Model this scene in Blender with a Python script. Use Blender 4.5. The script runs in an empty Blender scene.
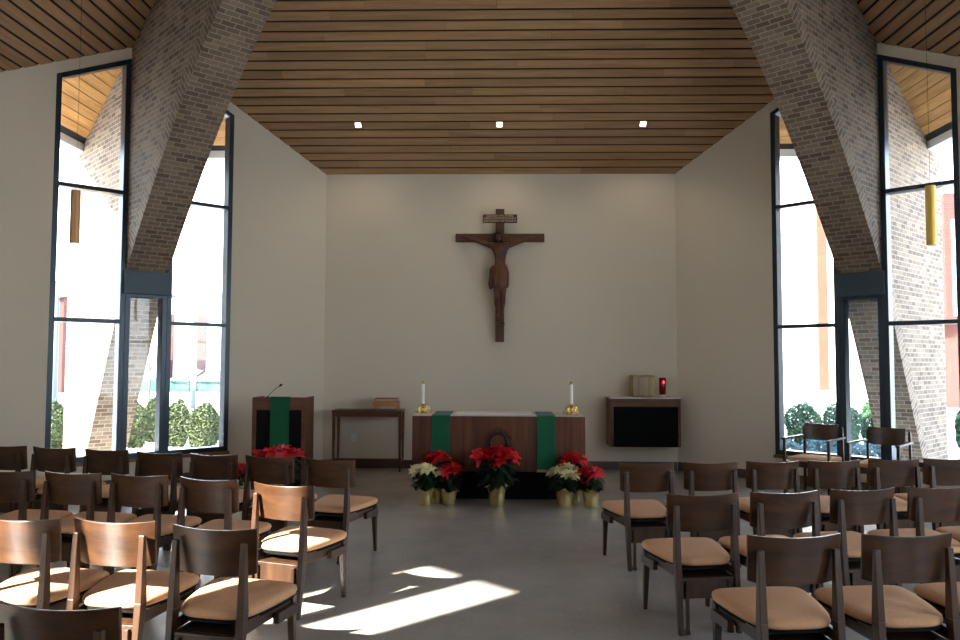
import bpy, bmesh, math, random
from mathutils import Vector, Matrix
R=math.radians
scene=bpy.context.scene; COL=scene.collection
RT=math.sqrt(2)/2
# ---------- measured geometry of the place (metres, camera foot at the origin, looking to +Y)
D=11.578; CW=2.608; HE=4.37; SL=.6865; AP=CW+CW*math.sqrt(2)   # back wall distance, half side, eave, slope, apothem
CY=D-AP; TM=CW*RT; UM=CW; UL=2*CW                              # centre of the octagon, wall parameters
BW=.1164
# ---------- materials
def mat(name):
    m=bpy.data.materials.new(name); m.use_nodes=True; nt=m.node_tree
    return m,nt,nt.nodes['Principled BSDF']
def N(nt,t,**k):
    n=nt.nodes.new(t)
    for a,b in k.items():
        if a in n.inputs: n.inputs[a].default_value=b
        else: setattr(n,a,b)
    return n
def rgb(c): return (c[0],c[1],c[2],1)
def simple(name,c,rough=.5,metal=0,coat=0,noise=0,nscale=20,bump=0,sheen=0):
    m,nt,b=mat(name)
    b.inputs['Roughness'].default_value=rough; b.inputs['Metallic'].default_value=metal
    b.inputs['Coat Weight'].default_value=coat; b.inputs['Sheen Weight'].default_value=sheen
    tc=N(nt,'ShaderNodeTexCoord'); nz=N(nt,'ShaderNodeTexNoise'); nz.inputs['Scale'].default_value=nscale; nz.inputs['Detail'].default_value=5
    nt.links.new(tc.outputs['Object'],nz.inputs['Vector'])
    mx=N(nt,'ShaderNodeMix',data_type='RGBA'); a=1-noise; d=1+noise
    mx.inputs[6].default_value=rgb([x*a for x in c]); mx.inputs[7].default_value=rgb([min(1,x*d) for x in c])
    nt.links.new(nz.outputs['Fac'],mx.inputs[0]); nt.links.new(mx.outputs[2],b.inputs['Base Color'])
    if bump:
        bp=N(nt,'ShaderNodeBump'); bp.inputs['Strength'].default_value=bump; bp.inputs['Distance'].default_value=.01
        nt.links.new(nz.outputs['Fac'],bp.inputs['Height']); nt.links.new(bp.outputs['Normal'],b.inputs['Normal'])
    return m
def wood(name,c1,c2,axis='X',rough=.35,coat=.2,scale=6,stretch=.08,boards=False):
    m,nt,b=mat(name); L=nt.links.new
    b.inputs['Roughness'].default_value=rough; b.inputs['Coat Weight'].default_value=coat; b.inputs['Coat Roughness'].default_value=.25; b.inputs['Specular IOR Level'].default_value=.3
    tc=N(nt,'ShaderNodeTexCoord'); mp=N(nt,'ShaderNodeMapping')
    sc=[scale*4]*3; sc['XYZ'.index(axis)]=scale*4*stretch; mp.inputs['Scale'].default_value=sc
    L(tc.outputs['UV' if boards else 'Object'],mp.inputs['Vector'])
    vec=mp.outputs['Vector']
    if boards:
        at=N(nt,'ShaderNodeAttribute',attribute_name='board'); ad=N(nt,'ShaderNodeVectorMath',operation='MULTIPLY_ADD')
        ad.inputs[1].default_value=(37,91,53); L(at.outputs['Fac'],ad.inputs[0]); L(vec,ad.inputs[2]); vec=ad.outputs[0]; rnd=at.outputs['Fac']
    else:
        oi=N(nt,'ShaderNodeObjectInfo'); ad=N(nt,'ShaderNodeVectorMath',operation='MULTIPLY_ADD')
        ad.inputs[1].default_value=(17,31,23); L(oi.outputs['Random'],ad.inputs[0]); L(vec,ad.inputs[2]); vec=ad.outputs[0]; rnd=oi.outputs['Random']
    n1=N(nt,'ShaderNodeTexNoise'); n1.inputs['Scale'].default_value=1; n1.inputs['Detail'].default_value=6; n1.inputs['Distortion'].default_value=.6; L(vec,n1.inputs['Vector'])
    n2=N(nt,'ShaderNodeTexNoise'); n2.inputs['Scale'].default_value=6; n2.inputs['Detail'].default_value=3; L(vec,n2.inputs['Vector'])
    ma=N(nt,'ShaderNodeMath',operation='MULTIPLY_ADD'); ma.inputs[1].default_value=.35; L(n2.outputs['Fac'],ma.inputs[0]); L(n1.outputs['Fac'],ma.inputs[2])
    rp=N(nt,'ShaderNodeValToRGB'); rp.color_ramp.elements[0].position=.45; rp.color_ramp.elements[1].position=.9
    rp.color_ramp.elements[0].color=rgb(c1); rp.color_ramp.elements[1].color=rgb(c2); L(ma.outputs[0],rp.inputs['Fac'])
    hs=N(nt,'ShaderNodeHueSaturation'); mr=N(nt,'ShaderNodeMapRange'); mr.inputs[3].default_value=.84 if boards else .88; mr.inputs[4].default_value=1.12 if boards else 1.1
    L(rnd,mr.inputs[0]); L(mr.outputs[0],hs.inputs['Value']); L(rp.outputs['Color'],hs.inputs['Color']); L(hs.outputs['Color'],b.inputs['Base Color'])
    return m
def brick(name,c1,c2,mortar,bw=.21,bh=.068,bump=.6,rough=.85):
    m,nt,b=mat(name); L=nt.links.new; b.inputs['Roughness'].default_value=rough
    tc=N(nt,'ShaderNodeTexCoord'); br=N(nt,'ShaderNodeTexBrick')
    br.inputs['Scale'].default_value=1; br.inputs['Brick Width'].default_value=bw; br.inputs['Row Height'].default_value=bh
    br.inputs['Mortar Size'].default_value=.006; br.inputs['Mortar Smooth'].default_value=.3; br.inputs['Bias'].default_value=0
    br.inputs['Color1'].default_value=rgb(c1); br.inputs['Color2'].default_value=rgb(c2); br.inputs['Mortar'].default_value=rgb(mortar)
    L(tc.outputs['UV'],br.inputs['Vector'])
    nz=N(nt,'ShaderNodeTexNoise'); nz.inputs['Scale'].default_value=3; nz.inputs['Detail'].default_value=4; L(tc.outputs['UV'],nz.inputs['Vector'])
    mx=N(nt,'ShaderNodeMix',data_type='RGBA',blend_type='MULTIPLY'); mx.inputs[0].default_value=.5
    rp=N(nt,'ShaderNodeValToRGB'); rp.color_ramp.elements[0].position=.3; rp.color_ramp.elements[1].position=.7; rp.color_ramp.elements[0].color=(.65,.62,.6,1)
    L(nz.outputs['Fac'],rp.inputs['Fac']); L(br.outputs['Color'],mx.inputs[6]); L(rp.outputs['Color'],mx.inputs[7]); L(mx.outputs[2],b.inputs['Base Color'])
    bp=N(nt,'ShaderNodeBump'); bp.invert=True; bp.inputs['Strength'].default_value=bump; bp.inputs['Distance'].default_value=.008
    L(br.outputs['Fac'],bp.inputs['Height']); L(bp.outputs['Normal'],b.inputs['Normal'])
    return m
def emis(name,c,s):
    m,nt,b=mat(name); b.inputs['Base Color'].default_value=rgb(c); b.inputs['Emission Color'].default_value=rgb(c); b.inputs['Emission Strength'].default_value=s; return m
def glass_pane(name,tint=(.93,.96,.97),refl=.10):
    m=bpy.data.materials.new(name); m.use_nodes=True; nt=m.node_tree; nt.nodes.clear(); L=nt.links.new
    o=N(nt,'ShaderNodeOutputMaterial'); t=N(nt,'ShaderNodeBsdfTransparent'); t.inputs['Color'].default_value=rgb(tint)
    g=N(nt,'ShaderNodeBsdfGlossy'); g.inputs['Roughness'].default_value=.02; g.inputs['Color'].default_value=(1,1,1,1)
    f=N(nt,'ShaderNodeFresnel'); f.inputs['IOR'].default_value=1.35; mx=N(nt,'ShaderNodeMixShader')
    L(f.outputs[0],mx.inputs[0]); L(t.outputs[0],mx.inputs[1]); L(g.outputs[0],mx.inputs[2]); L(mx.outputs[0],o.inputs[0]); return m
def concrete():
    m,nt,b=mat('polished_concrete'); L=nt.links.new
    tc=N(nt,'ShaderNodeTexCoord')
    a=N(nt,'ShaderNodeTexNoise'); a.inputs['Scale'].default_value=1.6; a.inputs['Detail'].default_value=8; a.inputs['Roughness'].default_value=.7; L(tc.outputs['Object'],a.inputs['Vector'])
    v=N(nt,'ShaderNodeTexNoise'); v.inputs['Scale'].default_value=45; v.inputs['Detail'].default_value=2; L(tc.outputs['Object'],v.inputs['Vector'])
    rp=N(nt,'ShaderNodeValToRGB'); rp.color_ramp.elements[0].position=.3; rp.color_ramp.elements[1].position=.72
    rp.color_ramp.elements[0].color=(.30,.268,.245,1); rp.color_ramp.elements[1].color=(.40,.36,.33,1); L(a.outputs['Fac'],rp.inputs['Fac'])
    r2=N(nt,'ShaderNodeValToRGB'); r2.color_ramp.elements[0].color=(.80,.79,.78,1); r2.color_ramp.elements[1].color=(1.18,1.18,1.17,1); L(v.outputs['Fac'],r2.inputs['Fac'])
    mx=N(nt,'ShaderNodeMix',data_type='RGBA',blend_type='MULTIPLY'); mx.inputs[0].default_value=.8; L(rp.outputs['Color'],mx.inputs[6]); L(r2.outputs['Color'],mx.inputs[7]); L(mx.outputs[2],b.inputs['Base Color'])
    b.inputs['Roughness'].default_value=.24
    return m
MT={}
MT['paint']=simple('white_wall_paint',(.655,.58,.47),.8,noise=.02,nscale=1.5)
MT['floor']=concrete()
MT['board']=wood('ceiling_board_wood',(.31,.175,.083),(.46,.28,.145),'X',.55,.0,5,.06,True)
MT['pine']=wood('knotty_pine_soffit',(.38,.18,.055),(.62,.34,.125),'X',.6,0,4,.1,True)
MT['dark']=simple('dark_gap',(.012,.01,.009),.9)
MT['brick']=brick('brown_brick',(.12,.078,.052),(.275,.195,.135),(.36,.31,.255),bw=.155,bh=.061)
MT['redbrick']=brick('red_brick',(.080,.017,.013),(.10,.023,.017),(.10,.05,.04),bw=.25,bh=.09,bump=.2)
MT['frame']=simple('dark_blue_window_metal',(.026,.044,.064),.32,.3)
MT['beam']=simple('blue_grey_steel',(.035,.062,.085),.45,.2)
MT['glass']=glass_pane('window_glass')
MT['sill']=wood('oak_sill',(.13,.06,.03),(.25,.13,.065),'X',.4)
MT['base']=wood('brown_baseboard_wood',(.07,.045,.03),(.12,.078,.05),'X',.4)
MT['cwood']=wood('chair_walnut',(.030,.013,.007),(.075,.034,.016),'Z',.38,.12,4,.15)
MT['cpanel']=wood('chair_back_veneer',(.032,.013,.006),(.085,.036,.015),'X',.33,.25,3,.2)
MT['cushion']=simple('tan_upholstery',(.60,.315,.16),.95,noise=.12,nscale=60,bump=.25,sheen=0)
MT['black']=simple('black_panel',(.004,.0045,.005),.85)
MT['black'].node_tree.nodes['Principled BSDF'].inputs['Specular IOR Level'].default_value=.15
MT['walnut']=wood('altar_walnut',(.052,.017,.008),(.135,.048,.022),'Z',.5,0,3,.06)
MT['walnut_h']=wood('credence_walnut',(.075,.030,.013),(.175,.08,.038),'X',.5,0,3,.06)
MT['marble']=simple('pale_stone',(.52,.48,.43),.4,noise=.1,nscale=8)
MT['green']=simple('green_cloth',(.0,.088,.034),.9,noise=.18,nscale=90,bump=.2,sheen=.1)
MT['linen']=simple('white_linen',(.8,.79,.76),.85,noise=.02)
MT['gold_trim']=simple('gold_fringe',(.55,.45,.22),.6)
MT['brass']=simple('polished_brass',(.83,.60,.22),.22,1)
MT['wax']=simple('candle_wax',(.85,.82,.74),.45)
MT['wick']=simple('wick',(.02,.02,.02),.9)
MT['iron']=simple('dark_iron',(.012,.008,.006),.5,.3)
MT['foil']=simple('gold_foil',(.70,.56,.24),.22,.85,noise=.35,nscale=40,bump=.8)
MT['leaf']=simple('poinsettia_leaf',(.010,.030,.012),.5,noise=.3,nscale=30)
MT['red']=simple('red_bract',(.62,.006,.020),.6,noise=.35,nscale=40)
MT['cream']=simple('cream_bract',(.80,.72,.40),.55,noise=.12,nscale=40)
MT['crosswood']=wood('cross_timber',(.07,.033,.017),(.14,.07,.036),'Z',.55,0,3,.08)
MT['carved']=wood('carved_figure_wood',(.055,.020,.010),(.16,.062,.032),'Z',.45,.1,6,.3)
MT['cloth_wood']=wood('carved_drapery_wood',(.07,.026,.014),(.16,.065,.034),'Z',.45,.1,6,.3)
MT['paint_let']=simple('cream_letters',(.75,.66,.5),.7)
MT['tabgold']=wood('gilded_panel',(.20,.14,.06),(.42,.33,.15),'Z',.4,.2,5,.05)
MT['ruby']=simple('ruby_glass',(.22,.003,.008),.15,0,.6)
MT['flame']=emis('candle_glow',(1,.04,.05),1.2)
MT['book']=simple('dark_red_leather',(.13,.025,.018),.45,noise=.2)
MT['page']=simple('gilt_pages',(.6,.35,.18),.5)
MT['orangewood']=wood('honey_wood',(.34,.13,.04),(.55,.26,.09),'X',.4,.1)
MT['plastic']=simple('white_plastic',(.75,.74,.7),.4)
MT['pend']=simple('bronze_cylinder',(.40,.22,.10),.4,.6)
MT['brasspend']=simple('gold_cylinder',(.62,.40,.08),.35,.6)
MT['lamp']=emis('downlight_glow',(1,.80,.58),5)
MT['whitemetal']=simple('white_metal',(.7,.72,.74),.5)
MT['ground']=simple('pale_pavement',(.50,.495,.48),.9,noise=.1,nscale=2)
MT['hedge']=simple('hedge_leaf',(.050,.065,.020),.6,noise=.5,nscale=8)
MT['hedge2']=simple('ground_cover_leaf',(.09,.16,.18),.6,noise=.5,nscale=9)
MT['hedge3']=simple('dark_hedge_leaf',(.030,.075,.028),.6,noise=.5,nscale=8)
MT['twig']=simple('twig',(.07,.05,.04),.9)
MT['render']=simple('pale_render',(.82,.82,.80),.9,noise=.03)
MT['greenwall']=simple('green_painted_wall',(.008,.060,.040),.7)
MT['greyroof']=simple('grey_metal_roof',(.07,.10,.13),.5)
MT['pole']=simple('grey_pole',(.09,.11,.125),.5,.2)
MT['pane']=simple('dark_window_pane',(.35,.45,.55),.1)
MT['roof']=simple('roof_covering',(.1,.1,.1),.9)
# ---------- mesh helpers
class MB:
    def __init__(s): s.bm=bmesh.new(); s.uvl=s.bm.loops.layers.uv.new('UVMap'); s.fixed=set()
    def face(s,pts,uvs=None):
        vs=[s.bm.verts.new(p) for p in pts]; f=s.bm.faces.new(vs)
        if uvs:
            for l,u in zip(f.loops,uvs): l[s.uvl].uv=u
            s.fixed.add(f)
        return f
    def hexa(s,lo,hi):      # two 4-point rings
        v=[s.bm.verts.new(p) for p in list(lo)+list(hi)]; fs=[]
        for q in ((3,2,1,0),(4,5,6,7),(0,1,5,4),(1,2,6,5),(2,3,7,6),(3,0,4,7)): fs.append(s.bm.faces.new([v[i] for i in q]))
        return fs
    def box(s,x0,x1,y0,y1,z0,z1):
        return s.hexa([(x0,y0,z0),(x1,y0,z0),(x1,y1,z0),(x0,y1,z0)],[(x0,y0,z1),(x1,y0,z1),(x1,y1,z1),(x0,y1,z1)])
    def bar(s,a,b,wa,da,wb=None,db=None):   # tapered bar from a to b, cross-section x by y (mostly vertical) 
        wb=wb or wa; db=db or da; f=lambda p,w,d:[(p[0]-w/2,p[1]-d/2,p[2]),(p[0]+w/2,p[1]-d/2,p[2]),(p[0]+w/2,p[1]+d/2,p[2]),(p[0]-w/2,p[1]+d/2,p[2])]
        return s.hexa(f(a,wa,da),f(b,wb,db))
    def prism(s,pts,vec):
        vec=Vector(vec); a=[s.bm.verts.new(p) for p in pts]; b=[s.bm.verts.new(Vector(p)+vec) for p in pts]; n=len(pts)
        s.bm.faces.new(a[::-1]); s.bm.faces.new(b)
        for i in range(n): s.bm.faces.new([a[i],a[(i+1)%n],b[(i+1)%n],b[i]])
    def rings(s,rings,cap=True):
        R_=[[s.bm.verts.new(p) for p in r] for r in rings]; n=len(R_[0])
        for a,b in zip(R_,R_[1:]):
            for i in range(n): s.bm.faces.new([a[i],a[(i+1)%n],b[(i+1)%n],b[i]])
        if cap: s.bm.faces.new(R_[0][::-1]); s.bm.faces.new(R_[-1])
    def lathe(s,prof,n=24,c=(0,0,0),cap=True):
        s.rings([[(c[0]+r*math.cos(2*math.pi*i/n),c[1]+r*math.sin(2*math.pi*i/n),c[2]+z) for i in range(n)] for r,z in prof],cap)
    def tube(s,pts,r,n=8):
        pts=[Vector(p) for p in pts]; rr=r if isinstance(r,(list,tuple)) else [r]*len(pts); rs=[]
        up=Vector((0,0,1))
        for i,p in enumerate(pts):
            t=(pts[min(i+1,len(pts)-1)]-pts[max(i-1,0)]).normalized()
            a=t.cross(up); a=a.normalized() if a.length>1e-3 else Vector((1,0,0)); b=t.cross(a).normalized()
            rs.append([p+(a*math.cos(2*math.pi*k/n)+b*math.sin(2*math.pi*k/n))*rr[i] for k in range(n)])
        s.rings(rs)
    def done(s,name,m,parent=None,bevel=0,smooth=False,recalc=True,loc=None,rz=0,subsurf=0):
        bm=s.bm
        if recalc: bmesh.ops.recalc_face_normals(bm,faces=bm.faces[:])
        bm.normal_update()
        for f in bm.faces:
            if smooth: f.smooth=True
            if f in s.fixed: continue
            n=f.normal; ax=max(range(3),key=lambda i:abs(n[i])); 
            for l in f.loops:
                c=l.vert.co; l[s.uvl].uv=(c.y,c.z) if ax==0 else ((c.x,c.z) if ax==1 else (c.x,c.y))
        me=bpy.data.meshes.new(name); bm.to_mesh(me); bm.free()
        o=bpy.data.objects.new(name,me); COL.objects.link(o)
        for mm in (m if isinstance(m,(list,tuple)) else [m]): me.materials.append(mm)
        if parent: o.parent=parent
        if loc: o.location=loc
        if rz: o.rotation_euler.z=rz
        if bevel:
            b=o.modifiers.new('bevel','BEVEL'); b.width=bevel; b.segments=2; b.limit_method='ANGLE'; b.angle_limit=R(35)
        if subsurf:
            b=o.modifiers.new('subd','SUBSURF'); b.levels=subsurf; b.render_levels=subsurf
        return o
def struct(o): o['kind']='structure'; return o
def tag(o,label,cat,group=None):
    o['label']=label; o['category']=cat
    if group: o['group']=group
    return o
def thing(name,label,cat,loc=(0,0,0),rz=0,group=None):
    o=bpy.data.objects.new(name,None); COL.objects.link(o); o.empty_display_size=.1; o.location=loc; o.rotation_euler.z=rz
    return tag(o,label,cat,group)
def sempty(name):
    o=bpy.data.objects.new(name,None); COL.objects.link(o); o['kind']='structure'; return o
def dup(root,loc,rz,label):
    r=root.copy(); COL.objects.link(r); r.location=loc; r.rotation_euler=(0,0,rz); r['label']=label
    for ch in list(root.children):
        c=ch.copy(); COL.objects.link(c); c.parent=r
        for g in ch.children:
            d=g.copy(); COL.objects.link(d); d.parent=c
    return r
# ---------- wall coordinates: u along a diagonal wall from the back corner, d outward, sd = -1 left / +1 right
def W(sd,u,z,d=0):
    return Vector((sd*(CW+u*RT+d*RT), D-u*RT+d*RT, z))
def roofz(u): return HE+SL*RT*(u if u<UM else UL-u)
WT=.22
def wpoly(mb,sd,pts,d0=0,d1=WT):
    a=[W(sd,u,z,d0) for u,z in pts]; mb.prism(a,Vector((sd*RT,RT,0))*(d1-d0))
U1,U2,U3,U4=1.485,UM-.26,UM+.26,3.72
SZ=.36; GAP=.14
# floor
fl=MB(); pts=[]
for cx,cy in ((-CW,D),(CW,D),(AP,CY+CW),(AP,CY-CW),(CW,CY-AP),(-CW,CY-AP),(-AP,CY-CW),(-AP,CY+CW)): pts.append((cx,cy,-.15))
fl.prism(pts,(0,0,.15)); struct(fl.done('floor',MT['floor']))
# cardinal walls
def card(name,x0,x1,y0,y1):
    m=MB(); m.box(x0,x1,y0,y1,0,HE+.02); return struct(m.done(name,MT['paint']))
card('wall_back',-CW,CW,D,D+.25)
card('wall_left',-AP-.25,-AP,CY-CW,CY+CW)
m=MB(); Y0,Y1=CY-CW,CY+CW
m.box(AP,AP+.25,Y0,Y1,0,.4); m.box(AP,AP+.25,Y0,Y1,3.9,HE+.02)
for a,b_ in ((Y0,Y0+.8),(CY-.3,CY+.3),(Y1-.8,Y1)): m.box(AP,AP+.25,a,b_,.4,3.9)
struct(m.done('wall_right',MT['paint']))
for a,b_ in ((Y0+.8,CY-.3),(CY+.3,Y1-.8)):  # out-of-view windows, added so more sky light fills the room
    root=sempty('window_%d'%(20+int(a>CY))); m=MB()
    for q in ((a,a+.06,.4,3.9),(b_-.06,b_,.4,3.9),(a+.06,b_-.06,.4,.46),(a+.06,b_-.06,3.84,3.9),(a+.06,b_-.06,2.03,2.08)): m.box(AP+.05,AP+.17,*q)
    m.done('window_frame',MT['frame'],root)
    for z0,z1 in ((.46,2.03),(2.08,3.84)): m=MB(); m.box(AP+.10,AP+.106,a+.06,b_-.06,z0,z1); m.done('glass_pane',MT['glass'],root)
card('wall_front',-CW,CW,CY-AP-.25,CY-AP)
# back diagonal walls with gabled window openings
def fz(u): return roofz(u)-GAP
wi=1
for sd,nm in ((-1,'left'),(1,'right')):
    m=MB(); top=.03
    wpoly(m,sd,[(0,0),(U1,0),(U1,roofz(U1)+top),(0,HE+top)])
    wpoly(m,sd,[(U1,fz(U1)),(U2,fz(U2)),(U2,roofz(U2)+top),(U1,roofz(U1)+top)])
    wpoly(m,sd,[(U3,fz(U3)),(U4,fz(U4)),(U4,roofz(U4)+top),(U3,roofz(U3)+top)])
    wpoly(m,sd,[(U4,0),(UL,0),(UL,HE+top),(U4,roofz(U4)+top)])
    wpoly(m,sd,[(U1,0),(U4,0),(U4,SZ-.04),(U1,SZ-.04)])
    struct(m.done('wall_back_'+nm,MT['paint']))
    s_=MB(); wpoly(s_,sd,[(U1,SZ-.04),(U4,SZ-.04),(U4,SZ),(U1,SZ)],-.06,.04)
    struct(s_.done('trim_%d'%(1 if sd<0 else 2),MT['sill'],bevel=.004))
    b=MB(); wpoly(b,sd,[(.012,0),(UL-.02,0),(UL-.02,.12),(.012,.12)],-.015,0); struct(b.done('baseboard_back_'+nm,MT['base']))
    FW=.062
    specs=[('outer',U3,U4,None),('narrow',U2,U3,2.42),('inner',U1,U2,None)]
    for k,a,b_,flat in specs:
        root=sempty('window_%d'%wi); wi+=1
        f=MB(); zb=SZ
        za=flat if flat else fz(a); zc=flat if flat else fz(b_)
        def bar(p): wpoly(f,sd,p,0.0,.15)
        i0,i1=a+FW,b_-FW
        zt=lambda u: za+(zc-za)*(u-a)/(b_-a)
        bar([(a,zb),(i0,zb),(i0,zt(i0)),(a,za)]); bar([(i1,zb),(b_,zb),(b_,zc),(i1,zt(i1))])
        bar([(i0,zt(i0)-FW),(i1,zt(i1)-FW),(i1,zt(i1)),(i0,zt(i0))]); bar([(i0,zb),(i1,zb),(i1,zb+FW),(i0,zb+FW)])
        cuts=[zb+FW]
        if not flat:
            for T in (2.05,3.655):
                bar([(i0,T-.025),(i1,T-.025),(i1,T+.025),(i0,T+.025)]); cuts+= [T-.025,T+.025]
        f.done('window_frame',MT['frame'],root,bevel=.004)
        if flat:
            f=MB(); wpoly(f,sd,[(a-.03,2.40),(b_+.03,2.40),(b_+.03,2.69),(a-.03,2.69)],-.04,.17); f.done('steel_lintel',MT['beam'],root,bevel=.006)
            panes=[(cuts[0],None)]
        else: panes=[(cuts[0],cuts[1]),(cuts[2],cuts[3]),(cuts[4],None)]
        for z0,z1 in panes:
            g=MB(); t0=z1 if z1 else zt(i0)-FW; t1=z1 if z1 else zt(i1)-FW
            wpoly(g,sd,[(i0,z0),(i1,z0),(i1,t1),(i0,t0)],.075,.081); g.done('glass_pane',MT['glass'],root)
# baseboard back
b=MB(); b.box(-CW+.012,CW-.012,D-.018,D,0,.12); struct(b.done('baseboard_back',MT['base']))
# front diagonal walls (behind the camera): unseen windows invented to shape the sun patch and room light
def WF(sd,u,z,d=0):       # u from the side wall towards the front wall
    return Vector((sd*(AP-u*RT+d*RT), CY-CW-u*RT-d*RT, z))
def wfp(mb,sd,pts,d0=0,d1=WT):
    mb.prism([WF(sd,u,z,d0) for u,z in pts],Vector((sd*RT,-RT,0))*(d1-d0))
OPEN={-1:[(1.62,2.03),(2.165,2.60)],1:[(1.0,2.1),(3.1,4.2)]}; OZ={-1:(.30,4.33),1:(.36,3.9)}
for sd,nm in ((-1,'left'),(1,'right')):
    m=MB(); us=[0]+[x for p in OPEN[sd] for x in p]+[UL]; z0,z1=OZ[sd]
    for i in range(0,len(us),2): wfp(m,sd,[(us[i],0),(us[i+1],0),(us[i+1],HE+.02),(us[i],HE+.02)])
    for a,c in OPEN[sd]:
        wfp(m,sd,[(a,0),(c,0),(c,z0),(a,z0)]); wfp(m,sd,[(a,z1),(c,z1),(c,HE+.02),(a,HE+.02)])
    wfp(m,sd,[(0,HE+.02),(UL,HE+.02),(UM,roofz(UM)+.03)]); struct(m.done('wall_front_'+nm,MT['paint']))
    for a,c in OPEN[sd]:
        root=sempty('window_%d'%wi); wi+=1; f=MB(); F=.02
        for p in ([(a,z0),(a+F,z0),(a+F,z1),(a,z1)],[(c-F,z0),(c,z0),(c,z1),(c-F,z1)],[(a+F,z0),(c-F,z0),(c-F,z0+F),(a+F,z0+F)],[(a+F,z1-F),(c-F,z1-F),(c-F,z1),(a+F,z1)]): wfp(f,sd,p,.02,.12)
        f.done('window_frame',MT['frame'],root); g=MB(); wfp(g,sd,[(a+F,z0+F),(c-F,z0+F),(c-F,z1-F),(a+F,z1-F)],.06,.066); g.done('glass_pane',MT['glass'],root)
# ---------- ceiling: four sloping planes of boards
rnd=random.Random(3)
def rot4(k,p):            # back plane local (x, e, z) -> world for plane k
    x,e,z=p; y=AP-e
    for _ in range(k): x,y=-y,x
    return Vector((x,CY+y,z))
E0=.378
names=['ceiling_back','ceiling_left','ceiling_front','ceiling_right']
for k in range(4):
    mb=MB(); lay=mb.bm.faces.layers.float.new('board'); ext=MB(); lay2=ext.bm.faces.layers.float.new('board')
    def board(M_,ly,x0a,x1a,x0b,x1b,e0,e1,idv,th=.018,mi=0):
        z0,z1=HE+SL*e0,HE+SL*e1
        lo=[rot4(k,(x0a,e0,z0)),rot4(k,(x1a,e0,z0)),rot4(k,(x1b,e1,z1)),rot4(k,(x0b,e1,z1))]
        hi=[p+Vector((0,0,th)) for p in lo]
        fs=M_.hexa(lo,hi); off=idv*7
        U_=[(x0a+off,e0*1.2),(x1a+off,e0*1.2),(x1b+off,e1*1.2),(x0b+off,e1*1.2)]
        for f in fs: f[ly]=idv; M_.fixed.add(f)
        f=fs[0]
        for l in f.loops:
            i=min(range(4),key=lambda q:(lo[q]-l.vert.co).length); l[M_.uvl].uv=U_[i]
    j=0; e=.004
    while e<AP-.1:
        e1=e+BW-.026
        hw=lambda q:min(CW+q,AP-q)
        wa,wb=hw(e),hw(e1); x=-wa; first=True
        cuts=[]; q=-wa+rnd.uniform(.6,3.2)
        while q<wa-.5: cuts.append(q); q+=rnd.uniform(1.4,3.6)
        ed=[None]+cuts+[None]
        for a,b_ in zip(ed,ed[1:]):
            xa0=-wa if a is None else a+.0015; xb0=-wb if a is None else a+.0015
            xa1=wa if b_ is None else b_-.0015; xb1=wb if b_ is None else b_-.0015
            board(mb,lay,xa0,xa1,xb0,xb1,e,e1,rnd.random(),.009)
        if e>E0 and e<TM-.2:
            for sg in ((-1,1) if k==0 else (1,) if k==1 else (-1,) if k==3 else ()):
                i0,i1=CW+e+WT*1.0,CW+e1+WT*1.0; o0,o1=AP-e,AP-e1
                if o1-i1>.03:
                    if sg>0: board(ext,lay2,i0,o0,i1,o1,e,e1+.017,rnd.random(),.009)
                    else: board(ext,lay2,-o0,-i0,-o1,-i1,e,e1+.017,rnd.random(),.009)
        e+=BW; j+=1
    o=struct(mb.done(names[k],MT['board'],recalc=True))
    if k!=2: struct(ext.done('trim_soffit_%d'%(k+1),MT['pine']))
    else: ext.bm.free()
    r=MB(); c=CW; 
    Lf=[(-(AP-E0),E0),(-(c+E0),E0),(-c-.0,-.25)]; Rf=[(c,-.25),(c+E0,E0),(AP-E0,E0)]
    cl=.26
    if k in (2,3): Rf=[(c+.1,-.25),(c+TM+cl,TM-cl+.2)]
    if k in (1,2): Lf=[(-c-TM-cl,TM-cl+.2),(-c-.1,-.25)]
    P=Lf+Rf+[(0,AP)]
    r.prism([rot4(k,(x,ee,HE+SL*ee+.010)) for x,ee in P],(0,0,.25)); rr=r.done('roof_slab',MT['dark'],o)
    # eave gutters
    g=MB()
    for sg in ((-1,1) if k==0 else (1,) if k==1 else (-1,) if k==3 else ()):
        a0,a1=sg*(c+E0+.02),sg*(AP-E0+.2)
        za=HE+SL*E0
        pp=[(a0,E0),(a1,E0),(a1,E0-.22),(a0,E0-.22)]
        g.prism([rot4(k,(x,ee,za-.10)) for x,ee in pp],(0,0,.32))
    if k!=2: struct(g.done('trim_eave_%d'%(k+1),MT['whitemetal']))
    else: g.bm.free()
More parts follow.
